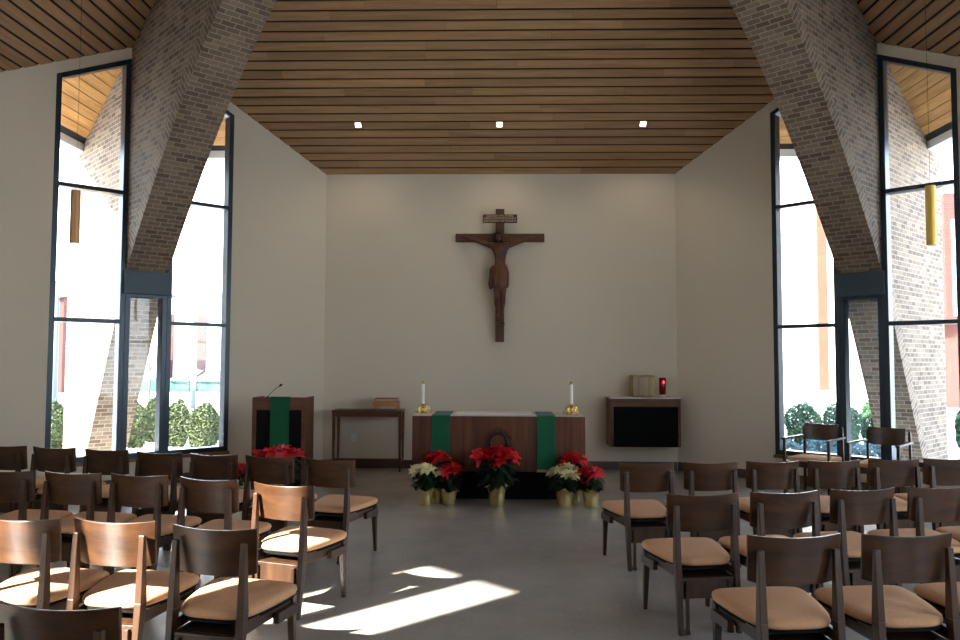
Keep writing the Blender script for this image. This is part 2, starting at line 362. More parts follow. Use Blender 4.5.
# ---------- leaning brick ribs
def catmull(P,n=6):
    out=[]
    for i in range(len(P)-1):
        p0=P[max(i-1,0)];p1=P[i];p2=P[i+1];p3=P[min(i+2,len(P)-1)]
        for j in range(n):
            t=j/n
            out.append(tuple(.5*((2*p1[a])+(-p0[a]+p2[a])*t+(2*p0[a]-5*p1[a]+4*p2[a]-p3[a])*t*t+(-p0[a]+3*p1[a]-3*p2[a]+p3[a])*t**3) for a in (0,1)))
    out.append(P[-1]); return out
inner=[(-1.62,-.1),(-1.25,.42),(-.40,1.98),(0,2.69)]+catmull([(0,2.69),(.45,3.24),(1.12,3.99),(1.80,4.66),(2.70,5.37),(4.2,6.25),(5.95,6.95)],4)[1:]
def rib(sd,label):
    Mx,My=sd*(CW+TM),D-TM; inw=Vector((-sd*RT,-RT,0)); wd=Vector((-sd*RT,RT,0))
    def P(s,z,w): return Vector((Mx,My,0))+inw*s+wd*w+Vector((0,0,z))
    mb=MB(); hw=.26; B=.2
    L=len(inner); bi=[]
    for i,(s,z) in enumerate(inner):     # offset line of the border band
        a=inner[max(i-1,0)]; b=inner[min(i+1,L-1)]; t=Vector((b[0]-a[0],b[1]-a[1])).normalized(); n=Vector((-t.y,t.x))
        q=Vector((s,z))+n*B; bi.append((q.x,max(q.y,-.1) if i else -.1))
    bi[0]=(inner[0][0]-.24,-.1)
    hip=lambda s: HE+SL*TM+SL*RT*s+.02
    outer=[(-2.35,-.1),(-2.35,4.46),(-2.03,4.62),(-2.0,hip(-2.0)),(5.95,hip(5.95))]
    acc=0
    for i in range(L-1):
        a,b=inner[i],inner[i+1]; ln=math.hypot(b[0]-a[0],b[1]-a[1])
        mb.face([P(*a,-hw),P(*a,hw),P(*b,hw),P(*b,-hw)],[(0,acc),(2*hw,acc),(2*hw,acc+ln),(0,acc+ln)])
        for w in (-hw,hw):
            mb.face([P(*a,w),P(*b,w),P(*bi[i+1],w),P(*bi[i],w)],[(0,acc),(0,acc+ln),(B,acc+ln),(B,acc)])
        acc+=ln
    for w in (-hw,hw):
        poly=bi+[outer[4],outer[3],outer[2],outer[1],outer[0]]
        mb.face([P(s,z,w) for s,z in poly],[(s,z) for s,z in poly])
    oo=[inner[0]]+[bi[0]]+outer[:]+[bi[-1],inner[-1]]
    acc=0
    for a,b in zip(oo,oo[1:]):
        ln=math.hypot(b[0]-a[0],b[1]-a[1]); mb.face([P(*a,-hw),P(*b,-hw),P(*b,hw),P(*a,hw)],[(0,acc),(0,acc+ln),(2*hw,acc+ln),(2*hw,acc)]); acc+=ln
    bmesh.ops.remove_doubles(mb.bm,verts=mb.bm.verts[:],dist=.0005)
    mb.fixed=set(mb.bm.faces[:])
    tag(mb.done('brick_rib',MT['brick']),label,'brick pillar','leaning brick ribs')
rib(-1,'leaning brown brick rib rising through the tall windows on the left into the ceiling')
rib(1,'leaning brown brick rib rising through the tall windows on the right into the ceiling')
# ---------- chairs
def outline(n=40):
    pts=[]
    key=[(0,.005),(.10,.010),(.165,.045),(.200,.12),(.228,.25),(.243,.37),(.238,.435),(.205,.468),(.10,.480),(0,.482)]
    c=catmull(key,4); right=c; left=[(-x,y) for x,y in reversed(c[1:-1])]
    return right+left
OUT=outline()
def sc_ring(s,z,tilt=True):
    cx,cy=0,.255; r=[]
    for x,y in OUT:
        X=cx+(x-cx)*s; Y=cy+(y-cy)*s; r.append((X,Y,z-.012+((Y-.48)*.045 if tilt else 0)))
    return r
def back_panel(w=.223,z0=.572,z1=.798,curve=.042,lean=.03,th=.014,n=16,taper=.012):
    mb=MB(); rows=[]
    prof=[(z0,.0),(z0+.02,1),(z1-.012,1),(z1,1)]
    for side in (0,1):
        g=[]
        for zi in range(5):
            fz_=zi/4; z=z0+(z1-z0)*fz_; row=[]
            for i in range(n+1):
                t=-1+2*i/n; hw=w-taper*(1-fz_); x=t*hw
                zz=z+(.014*abs(t)**6 if zi==0 else 0)+(-.010*(1-t*t) if zi==4 else 0)
                y=curve*t*t+lean*(1-fz_)+(th if side else 0)
                row.append((x,y,zz))
            g.append(row)
        rows.append(g)
    bm=mb.bm; V=[[[bm.verts.new(p) for p in r] for r in g] for g in rows]
    for s in (0,1):
        for a in range(4):
            for i in range(n):
                q=[V[s][a][i],V[s][a][i+1],V[s][a+1][i+1],V[s][a+1][i]]; bm.faces.new(q if s==0 else q[::-1])
    for a in (0,4):
        for i in range(n): bm.faces.new([V[0][a][i],V[0][a][i+1],V[1][a][i+1],V[1][a][i]])
    for a in range(4):
        for i in (0,n): bm.faces.new([V[0][a][i],V[0][a+1][i],V[1][a+1][i],V[1][a][i]])
    return mb
def chair():
    t=thing('chair','','chair')
    m=MB(); m.rings([sc_ring(s,z) for s,z in ((.90,.412),(.975,.414),(1.0,.428),(.985,.443),(.93,.454),(.8,.460),(.5,.463),(.2,.464))]); m.done('seat',MT['cushion'],t,smooth=True)
    m=MB(); m.rings([sc_ring(s,z) for s,z in ((.93,.392),(.95,.394),(.95,.411),(.93,.413))]); m.done('seat_frame',MT['black'],t)
    back_panel().done('backrest',MT['cpanel'],t,bevel=.003,smooth=False)
    for o in t.children:
        if o.name.startswith('backrest'):
            for p in o.data.polygons: p.use_smooth=True
            mo=o.modifiers['bevel']; mo.harden_normals=False
            try: o.data.set_sharp_from_angle(angle=R(40))
            except Exception: pass
    for sx in (-1,1):
        m=MB(); m.bar((sx*.178,-.040,0),(sx*.180,.004,.42),.026,.030,.037,.050); m.bar((sx*.180,.004,.42),(sx*.178,.010,.735),.037,.050,.028,.022)
        m.done('leg',MT['cwood'],t,bevel=.003)
        m=MB(); m.bar((sx*.210,.455,0),(sx*.205,.435,.385),.022,.024,.042,.044); m.done('leg',MT['cwood'],t,bevel=.003)
        m=MB(); m.bar((sx*.176,.005,.325),(sx*.176,.005,.375),.020,.02); 
        m=MB(); m.hexa([(sx*.160,-.005,.320),(sx*.184,-.005,.320),(sx*.214,.435,.328),(sx*.190,.435,.328)],[(sx*.160,-.005,.372),(sx*.184,-.005,.372),(sx*.214,.435,.384),(sx*.190,.435,.384)])
        m.done('side_rail',MT['cwood'],t,bevel=.003)
        m=MB(); m.hexa([(sx*.205,.245,.300),(sx*.236,.245,.300),(sx*.250,.42,.304),(sx*.217,.42,.304)],[(sx*.205,.245,.350),(sx*.236,.245,.350),(sx*.250,.42,.354),(sx*.217,.42,.354)]); m.done('rack_block',MT['cwood'],t,bevel=.003)
        m=MB(); m.bar((sx*.134,-.030,.012),(sx*.134,-.026,.30),.020,.020); m.box(sx*.134-.014,sx*.134+.014,-.040,.0,.001,.024); m.done('kneeler_arm',MT['cwood'],t,bevel=.002)
    m=MB(); m.box(-.160,.160,-.018,.004,.200,.316); m.done('rear_panel',MT['cwood'],t,bevel=.003)
    m=MB(); m.box(-.155,.155,.075,.095,.340,.390); m.done('rear_rail',MT['cwood'],t,bevel=.003)
    m=MB(); m.box(-.188,.188,.425,.447,.330,.385); m.done('front_rail',MT['cwood'],t,bevel=.003)
    m=MB(); m.box(-.168,.168,.01,.33,.305,.317); m.done('book_shelf',MT['cwood'],t)
    return t
proto=chair()
blocks=[
 ('right of the aisle, nearest row',[(1.352,3.60,7),(1.886,3.645,8),(2.43,3.73,9)]),
 ('right of the aisle, middle row',[(1.222,4.70,10),(1.744,4.80,11),(2.278,4.935,12),(2.81,5.04,10),(3.33,5.16,10)]),
 ('right of the aisle, front row',[(1.155,6.09,11),(1.668,6.175,9),(2.178,6.26,9),(2.696,6.35,9),(3.22,6.446,9),(3.71,6.54,9)]),
 ('left of the aisle, front row',[(-1.362,6.197,-17),(-1.89,6.355,-14),(-2.39,6.464,-13),(-2.90,6.58,-13),(-3.45,6.77,-13),(-3.99,6.90,-12),(-4.51,7.03,-12)]),
 ('left of the aisle, second row',[(-1.383,4.93,-19),(-1.935,5.14,-15),(-2.477,5.30,-12),(-2.98,5.38,-10),(-3.496,5.45,-9)]),
 ('left of the aisle, third row',[(-1.350,3.65,-12),(-1.893,3.79,-9),(-2.385,3.82,-7)]),
 ('left',[(-1.425,2.475,-8)]),
]
ordn=['aisle end','second from the aisle','third from the aisle','fourth from the aisle','fifth from the aisle','sixth from the aisle','seventh from the aisle']
first=True
for nm,L in blocks:
    for i,(x,y,a) in enumerate(L):
        if nm=='left': lab='dark wooden chair at the bottom left corner, only its backrest top in view'
        else:
            look='dark walnut chair with tan seat'
            if (nm=='left of the aisle, second row' and i==0) or (nm=='left of the aisle, third row' and i in (1,2)): look='brightly sunlit chair'
            lab='%s, %s, %s'%(look,nm,ordn[i])
        if first: o=proto; o.location=(x,y,0); o.rotation_euler.z=R(a); o['label']=lab; first=False; o['group']='wooden chairs in rows right of the aisle'
        else:
            o=dup(proto,(x,y,0),R(a),lab)
        o['group']='wooden chairs in rows %s of the aisle'%('right' if nm.startswith('right') else 'left')
# armchairs by the right window
def armchair(loc,rz,lab):
    t=thing('armchair',lab,'armchair',loc,rz,'armchairs by the right window')
    m=MB(); m.box(-.24,.24,.02,.46,.41,.455); m.done('seat',MT['cushion'],t,bevel=.015)
    m=back_panel(.205,.635,.840,.03,.02); m.done('backrest',MT['cpanel'],t,bevel=.002)
    for sx in (-1,1):
        m=MB(); m.bar((sx*.235,-.02,0),(sx*.225,-.012,.80),.028,.032,.026,.026); m.done('leg',MT['cwood'],t,bevel=.003)
        m=MB(); m.bar((sx*.262,.47,0),(sx*.262,.46,.655),.026,.030,.030,.034); m.done('leg',MT['cwood'],t,bevel=.003)
        m=MB(); m.hexa([(sx*.222,-.03,.668),(sx*.262,-.03,.668),(sx*.287,.50,.655),(sx*.242,.50,.655)],[(sx*.222,-.03,.690),(sx*.262,-.03,.690),(sx*.287,.50,.680),(sx*.242,.50,.680)]); m.done('armrest',MT['cwood'],t,bevel=.006)
        m=MB(); m.hexa([(sx*.22,.0,.34),(sx*.242,.0,.34),(sx*.27,.455,.34),(sx*.25,.455,.34)],[(sx*.22,.0,.408),(sx*.242,.0,.408),(sx*.27,.455,.408),(sx*.25,.455,.408)]); m.done('side_rail',MT['cwood'],t)
    m=MB(); m.box(-.25,.25,.43,.452,.34,.408); m.done('front_rail',MT['cwood'],t)
armchair((3.93,9.66,0),R(135),'dark wooden armchair by the right window, the one nearer the altar wall')
armchair((4.46,9.14,0),R(135),'dark wooden armchair by the right window, in front of the brick rib')
# ---------- altar
t=thing('altar','long walnut altar with vertical grain on a recessed black base','altar',(-.008,8.95,0))
m=MB(); m.box(-.985,.985,0,.75,.325,.950); m.done('body',MT['walnut'],t,bevel=.003)
m=MB(); m.box(-.977,.977,.010,.742,.950,.955); m.done('top_slab',MT['marble'],t,bevel=.003)
m=MB(); m.box(-.88,.88,.11,.68,0,.325); m.done('base',MT['black'],t)
m=MB()
for k in range(24):
    a=2*math.pi*k/24; m.tube([(.10*math.cos(a),-.012,.66+.10*math.sin(a)),(.10*math.cos(a+.262),-.012,.66+.10*math.sin(a+.262))],.015,6)
for k in range(24):
    a=2*math.pi*(k+.5)/24; m.tube([(.10*math.cos(a),-.014,.66+.10*math.sin(a)),(.165*math.cos(a+.15),-.018,.66+.165*math.sin(a+.15))],[.009,.002],5)
m.done('thorn_wreath_emblem',MT['iron'],t)
def runner(x,w,zb,lab,fr=False):
    t=thing('altar_cloth',lab,'cloth',(x,8.95,0),0,'green cloths hanging over the altar')
    m=MB(); n=8; P=[(.73,.957),(.0,.959),(-.012,.952),(-.014,.90),(-.012,.7),(-.015,.5),(-.012,zb)]
    a=[]
    for y,z in P: a.append((y,z))
    prof=a+[(y-(.004 if z<.956 else 0),z+(.004 if z>=.956 else 0)) for y,z in reversed(a)]
    m.prism([(-w/2,y,z) for y,z in prof],(w,0,0)); m.done('cloth',MT['green'],t)
    m=MB()
    for i in range(28):
        xx=-w/2+(i+.5)*w/28; m.box(xx-.003,xx+.003,-.017,-.013,zb-.025,zb+.004)
    m.done('fringe',MT['gold_trim'],t)
runner(-.663,.21,.35,'green cloth hanging over the left end of the altar')
runner(.533,.21,.35,'green cloth hanging over the right end of the altar, gold fringe at its hem')
m=MB(); m.box(-.51,.385,9.12,9.58,.956,.968); tag(m.done('altar_linen',MT['linen'],bevel=.003),'white linen cloth lying folded along the middle of the altar top','cloth')
m=None
def candlestick(x,side):
    t=thing('candlestick','ornate brass candlestick on the %s end of the altar'%side,'candlestick',(x,9.27,.957),0,'brass altar candlesticks')
    m=MB(); m.lathe([(.042,.0),(.046,.006),(.03,.02),(.018,.035),(.028,.05),(.034,.062),(.02,.075),(.016,.09),(.030,.104),(.036,.110),(.036,.116),(.016,.116)],20); m.done('stem',MT['brass'],t,smooth=True)
    for k in range(5):
        a=2*math.pi*k/5+.3; c,s=math.cos(a),math.sin(a)
        m=MB(); m.tube([(c*r,s*r,z) for r,z in ((.022,.090),(.056,.088),(.074,.066),(.064,.038),(.080,.016),(.096,.012),(.102,.026),(.092,.036))],[.007,.009,.009,.008,.008,.009,.008,.005],7); m.done('foot_scroll',MT['brass'],t,smooth=True)
    c=thing('candle','tall white candle in the brass holder at the %s end of the altar'%side,'candle',(x,9.27,1.073),0,'white altar candles')
    m=MB(); m.lathe([(.0185,0),(.019,.01),(.019,.235),(.016,.24)],18); m.done('wax',MT['wax'],c,smooth=True)
    m=MB(); m.lathe([(.020,.232),(.021,.245),(.010,.262),(.007,.264)],14); m.done('brass_follower',MT['brass'],c,smooth=True)
    m=MB(); m.tube([(0,0,.26),(.002,0,.28)],.002,5); m.done('wick',MT['wick'],c)
candlestick(-.902,'left'); candlestick(.848,'right')
# ---------- ambo
t=thing('ambo','walnut reading stand with black front panel left of the altar','ambo',(-2.655,9.4,0))
m=MB(); m.box(-.325,-.275,0,.025,0,.98); m.box(.275,.325,0,.025,0,.98); m.box(-.325,.325,0,.025,.98,1.13); m.box(-.275,.275,0,.025,0,.06); m.done('front_frame',MT['walnut_h'],t,bevel=.002)
m=MB(); m.box(-.275,.275,.008,.022,.06,.98); m.done('front_panel',MT['black'],t)
for sx in (-1,1):
    m=MB(); m.box(sx*.325-(.025 if sx>0 else 0),sx*.325+(.0 if sx>0 else .025),.025,.42,0,1.13); m.done('side_panel',MT['walnut'],t,bevel=.002)
m=MB(); m.hexa([(-.30,.026,1.112),(.30,.026,1.112),(.30,.43,1.02),(-.30,.43,1.02)],[(-.30,.026,1.132),(.30,.026,1.132),(.30,.43,1.04),(-.30,.43,1.04)]); m.done('reading_top',MT['walnut_h'],t)
t=thing('ambo_cloth','green cloth hanging down the front of the reading stand','cloth',(-2.642,9.4,0))
m=MB(); prof=[(.30,1.068),(.026,1.136),(-.003,1.134),(-.006,1.1),(-.004,.8),(-.008,.45),(-.012,.45),(-.008,.8),(-.010,1.1),(-.007,1.139),(.026,1.141),(.30,1.073)]
m.prism([(-.115,y,z) for y,z in prof],(.23,0,0)); m.done('cloth',MT['green'],t)
m=MB()
for i in range(30): m.box(-.115+i*.23/30,-.115+i*.23/30+.005,-.011,-.007,.425,.452)
m.done('fringe',MT['gold_trim'],t)
t=thing('microphone','thin gooseneck microphone on the reading stand','microphone',(-2.83,9.52,1.13))
m=MB(); m.lathe([(.02,-.02),(.02,.005),(.008,.01)],14); m.done('mount',MT['black'],t)
m=MB(); m.tube([(0,0,.0),(.04,-.01,.045),(.11,-.03,.105),(.155,-.04,.135)],.0035,6); m.done('gooseneck',MT['iron'],t)
m=MB(); m.tube([(.155,-.04,.135),(.185,-.045,.155)],[.011,.013],10); m.done('capsule',MT['black'],t,smooth=True)
# ---------- credence table
t=thing('credence_table','slim walnut side table with tapered legs against the back wall','table',(-1.89,11.17,0))
m=MB(); m.box(-.505,.505,-.01,.38,.845,.870); m.done('tabletop',MT['walnut_h'],t,bevel=.003)
m=MB(); m.box(-.47,.47,.02,.35,.775,.845); m.done('apron',MT['walnut_h'],t,bevel=.002)
for x in (-.475,.475):
    for y in (.015,.345): m=MB(); m.bar((x,y,0),(x,y,.845),.026,.026,.045,.045); m.done('leg',MT['walnut_h'],t,bevel=.002)
    m=MB(); m.box(x-.012,x+.012,.03,.33,.13,.165); m.done('stretcher',MT['walnut_h'],t)
m=MB(); m.box(-.463,.463,.17,.19,.135,.165); m.done('stretcher',MT['walnut_h'],t)
t=thing('book_stand','small honey coloured wooden book stand on the side table','book stand',(-1.62,11.32,.870))
m=MB(); m.hexa([(-.175,-.12,.085),(.175,-.12,.085),(.175,.12,.10),(-.175,.12,.10)],[(-.175,-.12,.10),(.175,-.12,.10),(.175,.12,.115),(-.175,.12,.115)]); m.done('shelf',MT['orangewood'],t,bevel=.002)
m=MB(); m.box(-.18,.18,-.137,-.12,.055,.115); m.done('lip',MT['orangewood'],t,bevel=.002)
for x in (-.155,.155):
    m=MB(); m.box(x-.010,x+.010,-.115,-.09,0,.085); m.done('leg',MT['orangewood'],t)
    m=MB(); m.box(x-.010,x+.010,.09,.115,0,.10); m.done('leg',MT['orangewood'],t)
t=thing('missal','dark red leather book lying closed on the small wooden stand','book',(-1.62,11.31,.990),0)
m=MB(); m.box(-.15,.15,-.10,.10,.006,.042); m.done('pages',MT['page'],t)
m=MB(); m.box(-.155,.155,-.105,.105,.042,.050); m.box(-.155,.155,-.105,.105,.0,.006); m.box(-.158,-.152,-.105,.105,.0,.05); m.done('cover',MT['book'],t,bevel=.002)
m=MB(); m.box(-.03,.03,-.055,.055,0,.05); m.bar((0,0,.05),(0,0,.085),.03,.03,.02,.02); tag(m.done('table_bell',MT['iron'],loc=(-2.02,11.33,.870)),'','')
bpy.data.objects.remove(bpy.data.objects['table_bell'])
t=thing('wall_outlet','white electrical outlet low on the back wall behind the side table','outlet',(-2.144,D,.436))
m=MB(); m.box(-.04,.04,-.008,0,-.06,.06); m.done('cover_plate',MT['plastic'],t,bevel=.002)
for z in (-.025,.025): m=MB(); m.box(-.016,.016,-.011,-.0075,z-.014,z+.014); m.done('socket',MT['whitemetal'],t)
# ---------- wall cabinet with tabernacle and sanctuary lamp
t=thing('wall_cabinet','wall mounted walnut shelf unit with black front and pale top','cabinet',(2.065,11.14,.375))
m=MB(); w,h,d=.495,.68,D-11.14
m.box(-w,-w+.045,0,d,0,h); m.box(w-.035,w,0,d,0,h); m.box(-w+.045,w-.035,0,d,h-.115,h); m.box(-w+.045,w-.035,.02,d,0,.015); m.done('carcass',MT['walnut_h'],t,bevel=.002)
m=MB(); m.box(-w+.045,w-.035,.012,.03,.0,h-.115); m.done('front_panel',MT['black'],t)
m=MB(); m.box(-w-.008,w+.005,-.006,d,h,h+.018); m.done('top',MT['marble'],t,bevel=.002)
t=thing('tabernacle','square gilded box standing on the wall shelf','tabernacle',(2.055,11.20,1.073))
m=MB(); m.box(-.165,.165,0,.28,0,.31); m.done('casing',MT['tabgold'],t,bevel=.025)
m=MB(); m.box(-.125,-.002,-.008,.004,.03,.28); m.done('door',MT['tabgold'],t,bevel=.003)
m=MB(); m.box(.002,.125,-.008,.004,.03,.28); m.done('door',MT['tabgold'],t,bevel=.003)
for x in (-.085,-.045,.045,.085): m=MB(); m.box(x-.006,x+.006,-.014,-.007,.04,.27); m.done('moulding',MT['tabgold'],t)
m=MB(); m.lathe([(.008,0),(.010,.008),(.004,.014)],10); o=m.done('knob',MT['brass'],t,loc=(.015,-.008,.155)); o.rotation_euler.x=R(90)
t=None
t=thing('sanctuary_lamp','small ruby red glass candle lamp beside the gilded box','votive lamp',(2.335,11.28,1.073))
m=MB(); m.lathe([(.045,0),(.048,.01),(.03,.022),(.028,.03)],20); m.done('base',MT['plastic'],t,smooth=True)
m=MB(); m.lathe([(.036,.03),(.046,.04),(.05,.14),(.052,.235),(.047,.235),(.044,.14),(.038,.05)],24); m.done('glass_cup',MT['ruby'],t,smooth=True)
m=MB(); m.lathe([(.002,.235),(.014,.245),(.012,.262),(.001,.285)],10); 
m.bm.free()
m=MB(); m.lathe([(.003,0),(.014,.01),(.012,.024),(.002,.04)],10,c=(.006,-.052,.165)); m.done('flame_glow',MT['flame'],t,smooth=True); t.scale=(1,1,1.18)
# ---------- crucifix
t=thing('crucifix','large dark wooden crucifix with a carved figure, hanging on the back wall','crucifix',(.004,D-.004,0))
m=MB(); m.box(-.065,.065,-.075,0,1.86,3.835); m.done('upright_beam',MT['crosswood'],t,bevel=.004)
MT['crosswood_h']=wood('cross_timber_across',(.07,.033,.017),(.14,.07,.036),'X',.55,0,3,.08)
m=MB(); m.box(-.658,.658,-.078,-.003,3.345,3.465); m.done('cross_beam',MT['crosswood_h'],t,bevel=.004)
pl=MB(); pl.box(-.255,.255,-.10,-.075,3.62,3.75); pl=pl.done('inscription_plaque',MT['carved'],t,bevel=.01)
def text(body,size,loc,parent,m):
    cu=bpy.data.curves.new('inscription','FONT'); cu.body=body; cu.size=size; cu.align_x='CENTER'; cu.align_y='CENTER'; cu.extrude=.002
    o=bpy.data.objects.new('inscription',cu); COL.objects.link(o); dg=bpy.context.evaluated_depsgraph_get(); me=bpy.data.meshes.new_from_object(o.evaluated_get(dg)); bpy.data.objects.remove(o)
    me.materials.append(m); q=bpy.data.objects.new('inscription',me); COL.objects.link(q); q.parent=parent; q.location=loc; q.rotation_euler.x=R(90); return q
for i,(s,sz) in enumerate((('ישוע הנצרי מלך היהודים',.040),('ΙΗΣΟΥΣ ΝΑΖΩΡΑΙΟΣ ΒΑΣΙΛΕΥΣ',.036),('IESVS NAZARENVS REX IVDAEORVM',.031))):
    q=text(s,sz,(0,-.102,3.722-.037*i),pl,MT['paint_let'])
    w=q.dimensions.x
    if w>.48: q.scale.x=.48/w
def skin(name,verts,edges,radii,m,parent,sub=2,root=0):
    me=bpy.data.meshes.new(name); me.from_pydata(verts,edges,[]); o=bpy.data.objects.new(name,me); COL.objects.link(o)
    o.modifiers.new('skin','SKIN'); sv=me.skin_vertices[0].data
    for i,r in enumerate(radii): sv[i].radius=(r,r) if not isinstance(r,tuple) else r
    sv[root].use_root=True
    s=o.modifiers.new('sub','SUBSURF'); s.levels=sub; s.render_levels=sub
    dg=bpy.context.evaluated_depsgraph_get(); me2=bpy.data.meshes.new_from_object(o.evaluated_get(dg)); bpy.data.objects.remove(o)
    for p in me2.polygons: p.use_smooth=True
    me2.materials.clear(); me2.materials.append(m); q=bpy.data.objects.new(name,me2); COL.objects.link(q); q.parent=parent; return q
v=[];e=[];r=[]
def nd(p,rad,fr=None):
    v.append(p); r.append(rad)
    if fr is not None: e.append((fr,len(v)-1))
    return len(v)-1
pel=nd((.0,-.135,2.90),(.082,.062)); wa=nd((.004,-.15,3.03),(.074,.054),pel); ch=nd((.004,-.165,3.15),(.104,.070),wa); ch2=nd((.002,-.165,3.235),(.100,.060),ch)
nk=nd((-.008,-.175,3.305),.034,ch2); hd0=nd((-.022,-.20,3.355),(.042,.045),nk); hd=nd((-.030,-.215,3.40),(.047,.052),hd0); hd2=nd((-.033,-.215,3.435),(.030,.034),hd)
for sx in (-1,1):
    sh=nd((sx*.105,-.155,3.265),.048,ch2); ua=nd((sx*.19,-.135,3.300),.041,sh); el=nd((sx*.315,-.115,3.345),.031,ua); fa=nd((sx*.39,-.11,3.37),.031,el); wr=nd((sx*.505,-.10,3.405),.019,fa); pa=nd((sx*.545,-.098,3.412),(.022,.012),wr)
    for k,(dx,dz,L_) in enumerate(((.0,.016,.030),(.003,.006,.036),(.003,-.004,.034),(.0,-.013,.028))):
        f1=nd((sx*(.565+L_*.5),-.102,3.414+dz*1.2),.0065,pa); nd((sx*(.560+L_),-.118,3.412+dz*1.5),.005,f1)
    th=nd((sx*.552,-.112,3.392),.006,pa); nd((sx*.568,-.125,3.380),.005,th)
    hp=nd((sx*.052,-.14,2.83),.070,pel); kn=nd((sx*.040,-.205,2.545),.050,hp); cf=nd((sx*.040,-.165,2.44),.048,kn); an=nd((sx*.022,-.125,2.265),.027,cf); ft=nd((sx*.022,-.150,2.215),.024,an); nd((sx*.026,-.178,2.165),.017,ft)
fig=skin('carved_figure',v,e,r,MT['carved'],t)
# loincloth with a hanging knot, hair and thorn crown
m=MB(); ringsL=[]
for i,(z,rx,ry) in enumerate(((2.975,.092,.072),(2.93,.108,.090),(2.86,.126,.104),(2.78,.130,.108),(2.70,.126,.108),(2.65,.120,.104))):
    ringsL.append([((rx+.010*math.sin(7*a+i*.8))*math.cos(a),-.145+(ry+.013*math.sin(9*a+i*.7))*math.sin(a),z+.016*math.sin(2*a+.6)+.008*math.sin(5*a+i)) for a in [2*math.pi*k/36 for k in range(36)]])
m.rings(ringsL); m.done('loincloth',MT['cloth_wood'],fig,smooth=True)
m=MB()
m.tube([(-.095,-.17,2.965),(-.125,-.185,2.92),(-.132,-.17,2.82),(-.138,-.165,2.70),(-.130,-.16,2.63)],[.020,.030,.028,.034,.020],10); m.tube([(-.09,-.17,2.95),(-.105,-.20,2.90),(-.108,-.19,2.79),(-.112,-.18,2.70)],[.018,.022,.02,.016],10); m.done('cloth_knot',MT['cloth_wood'],fig,smooth=True)
skin('hair',[(-.036,-.19,3.465),(-.052,-.18,3.43),(-.078,-.19,3.375),(-.085,-.20,3.31),(.012,-.178,3.42),(.030,-.185,3.37),(.026,-.195,3.32),(-.034,-.245,3.462)],[(0,1),(1,2),(2,3),(0,4),(4,5),(5,6),(0,7)],[.040,.030,.022,.012,.028,.020,.010,.014],MT['iron'],fig)
m=MB()
m.tube([(-.058+.0,-.255,3.365),(-.034,-.272,3.335),(-.030,-.262,3.318)],[.012,.016,.005],8); m.done('beard',MT['iron'],fig,smooth=True)
m=MB()
m.tube([(-.034,-.262,3.408),(-.036,-.275,3.385),(-.036,-.268,3.378)],[.005,.009,.005],6); m.done('nose',MT['carved'],fig,smooth=True)
m=MB()
for q in (0,1): m.tube([(-.030+.056*math.cos(a+q),-.212+.060*math.sin(a+q),3.436+.006*math.sin(5*a+q*2)) for a in [2*math.pi*k/20 for k in range(21)]],.006,5)
for k in range(14):
    a=2*math.pi*k/14; m.tube([(-.030+.056*math.cos(a),-.212+.060*math.sin(a),3.436),(-.030+.078*math.cos(a+.3),-.212+.082*math.sin(a+.3),3.445+.01*math.sin(3*k))],[.004,.001],4)
m.done('thorn_crown',MT['iron'],fig)
m=MB(); m.hexa([(-.075,-.20,2.115),(.075,-.20,2.115),(.075,-.075,2.115),(-.075,-.075,2.115)],[(-.06,-.185,2.155),(.06,-.185,2.155),(.06,-.075,2.165),(-.06,-.075,2.165)]); m.done('foot_rest',MT['crosswood'],t,bevel=.003)
for p in ((-.545,-.112,3.412),(.545,-.112,3.412),(0,-.185,2.205)): m=MB(); m.lathe([(.004,0),(.011,.006),(.002,.012)],8); o=m.done('nail',MT['iron'],t,loc=p); o.rotation_euler.x=R(90)
# ---------- recessed lights and hanging cylinders
for x,w in ((-1.998,'left'),(-.007,'middle'),(1.998,'right')):
    y=10.81; z=HE+SL*(D-y)
    t=thing('recessed_light','small square recessed downlight in the board ceiling, %s of three'%w,'ceiling light',(x,y,z),0,'recessed ceiling lights')
    t.rotation_euler.x=-math.atan(SL); t.scale=(.8,.8,.8)
    m=MB()
    for q in ((-.058,-.046,-.058,.058),(.046,.058,-.058,.058),(-.046,.046,-.058,-.046),(-.046,.046,.046,.058)): m.box(*q,-.012,.004)
    m.done('trim_ring',MT['whitemetal'],t)
    m=MB(); m.box(-.044,.044,-.044,.044,-.008,-.002); m.done('lens',MT['lamp'],t)
    ld=bpy.data.lights.new('downlight','SPOT'); ld.energy=6; ld.color=(1,.80,.58); ld.spot_size=R(120); ld.spot_blend=.8; ld.shadow_soft_size=.045
    lo=bpy.data.objects.new('downlight',ld); COL.objects.link(lo); lo.parent=t; lo.location=(0,0,-.03); lo.rotation_euler.x=math.atan(SL)+R(4)
def pendant(x,y,z0,z1,mt,lab):
    t=thing('pendant_cylinder',lab,'pendant light',(x,y,z0),0,'slim pendant cylinders')
    m=MB(); m.lathe([(.032,0),(.036,.002),(.036,z1-z0),(.010,z1-z0+.004)],24); o=m.done('shade',mt,t)
    m=MB(); m.lathe([(.030,-.002),(.031,.003)],20); m.done('lens',MT['plastic'],t)
    zc=HE+SL*(min(D-y,AP-abs(x)))
    m=MB(); m.tube([(0,0,z1-z0),(0,0,zc-z0-.05)],.0013,6); m.done('cable',MT['iron'],t)
    m=MB(); m.lathe([(.05,zc-z0-.06),(.05,zc-z0+.02)],20); m.done('canopy',MT['iron'],t)
pendant(-3.33,6.0,2.49,2.905,MT['pend'],'slim bronze cylinder hanging on a thin cable before the left window')
pendant(3.29,6.0,2.475,2.93,MT['brasspend'],'slim gold cylinder hanging on a thin cable before the right window')
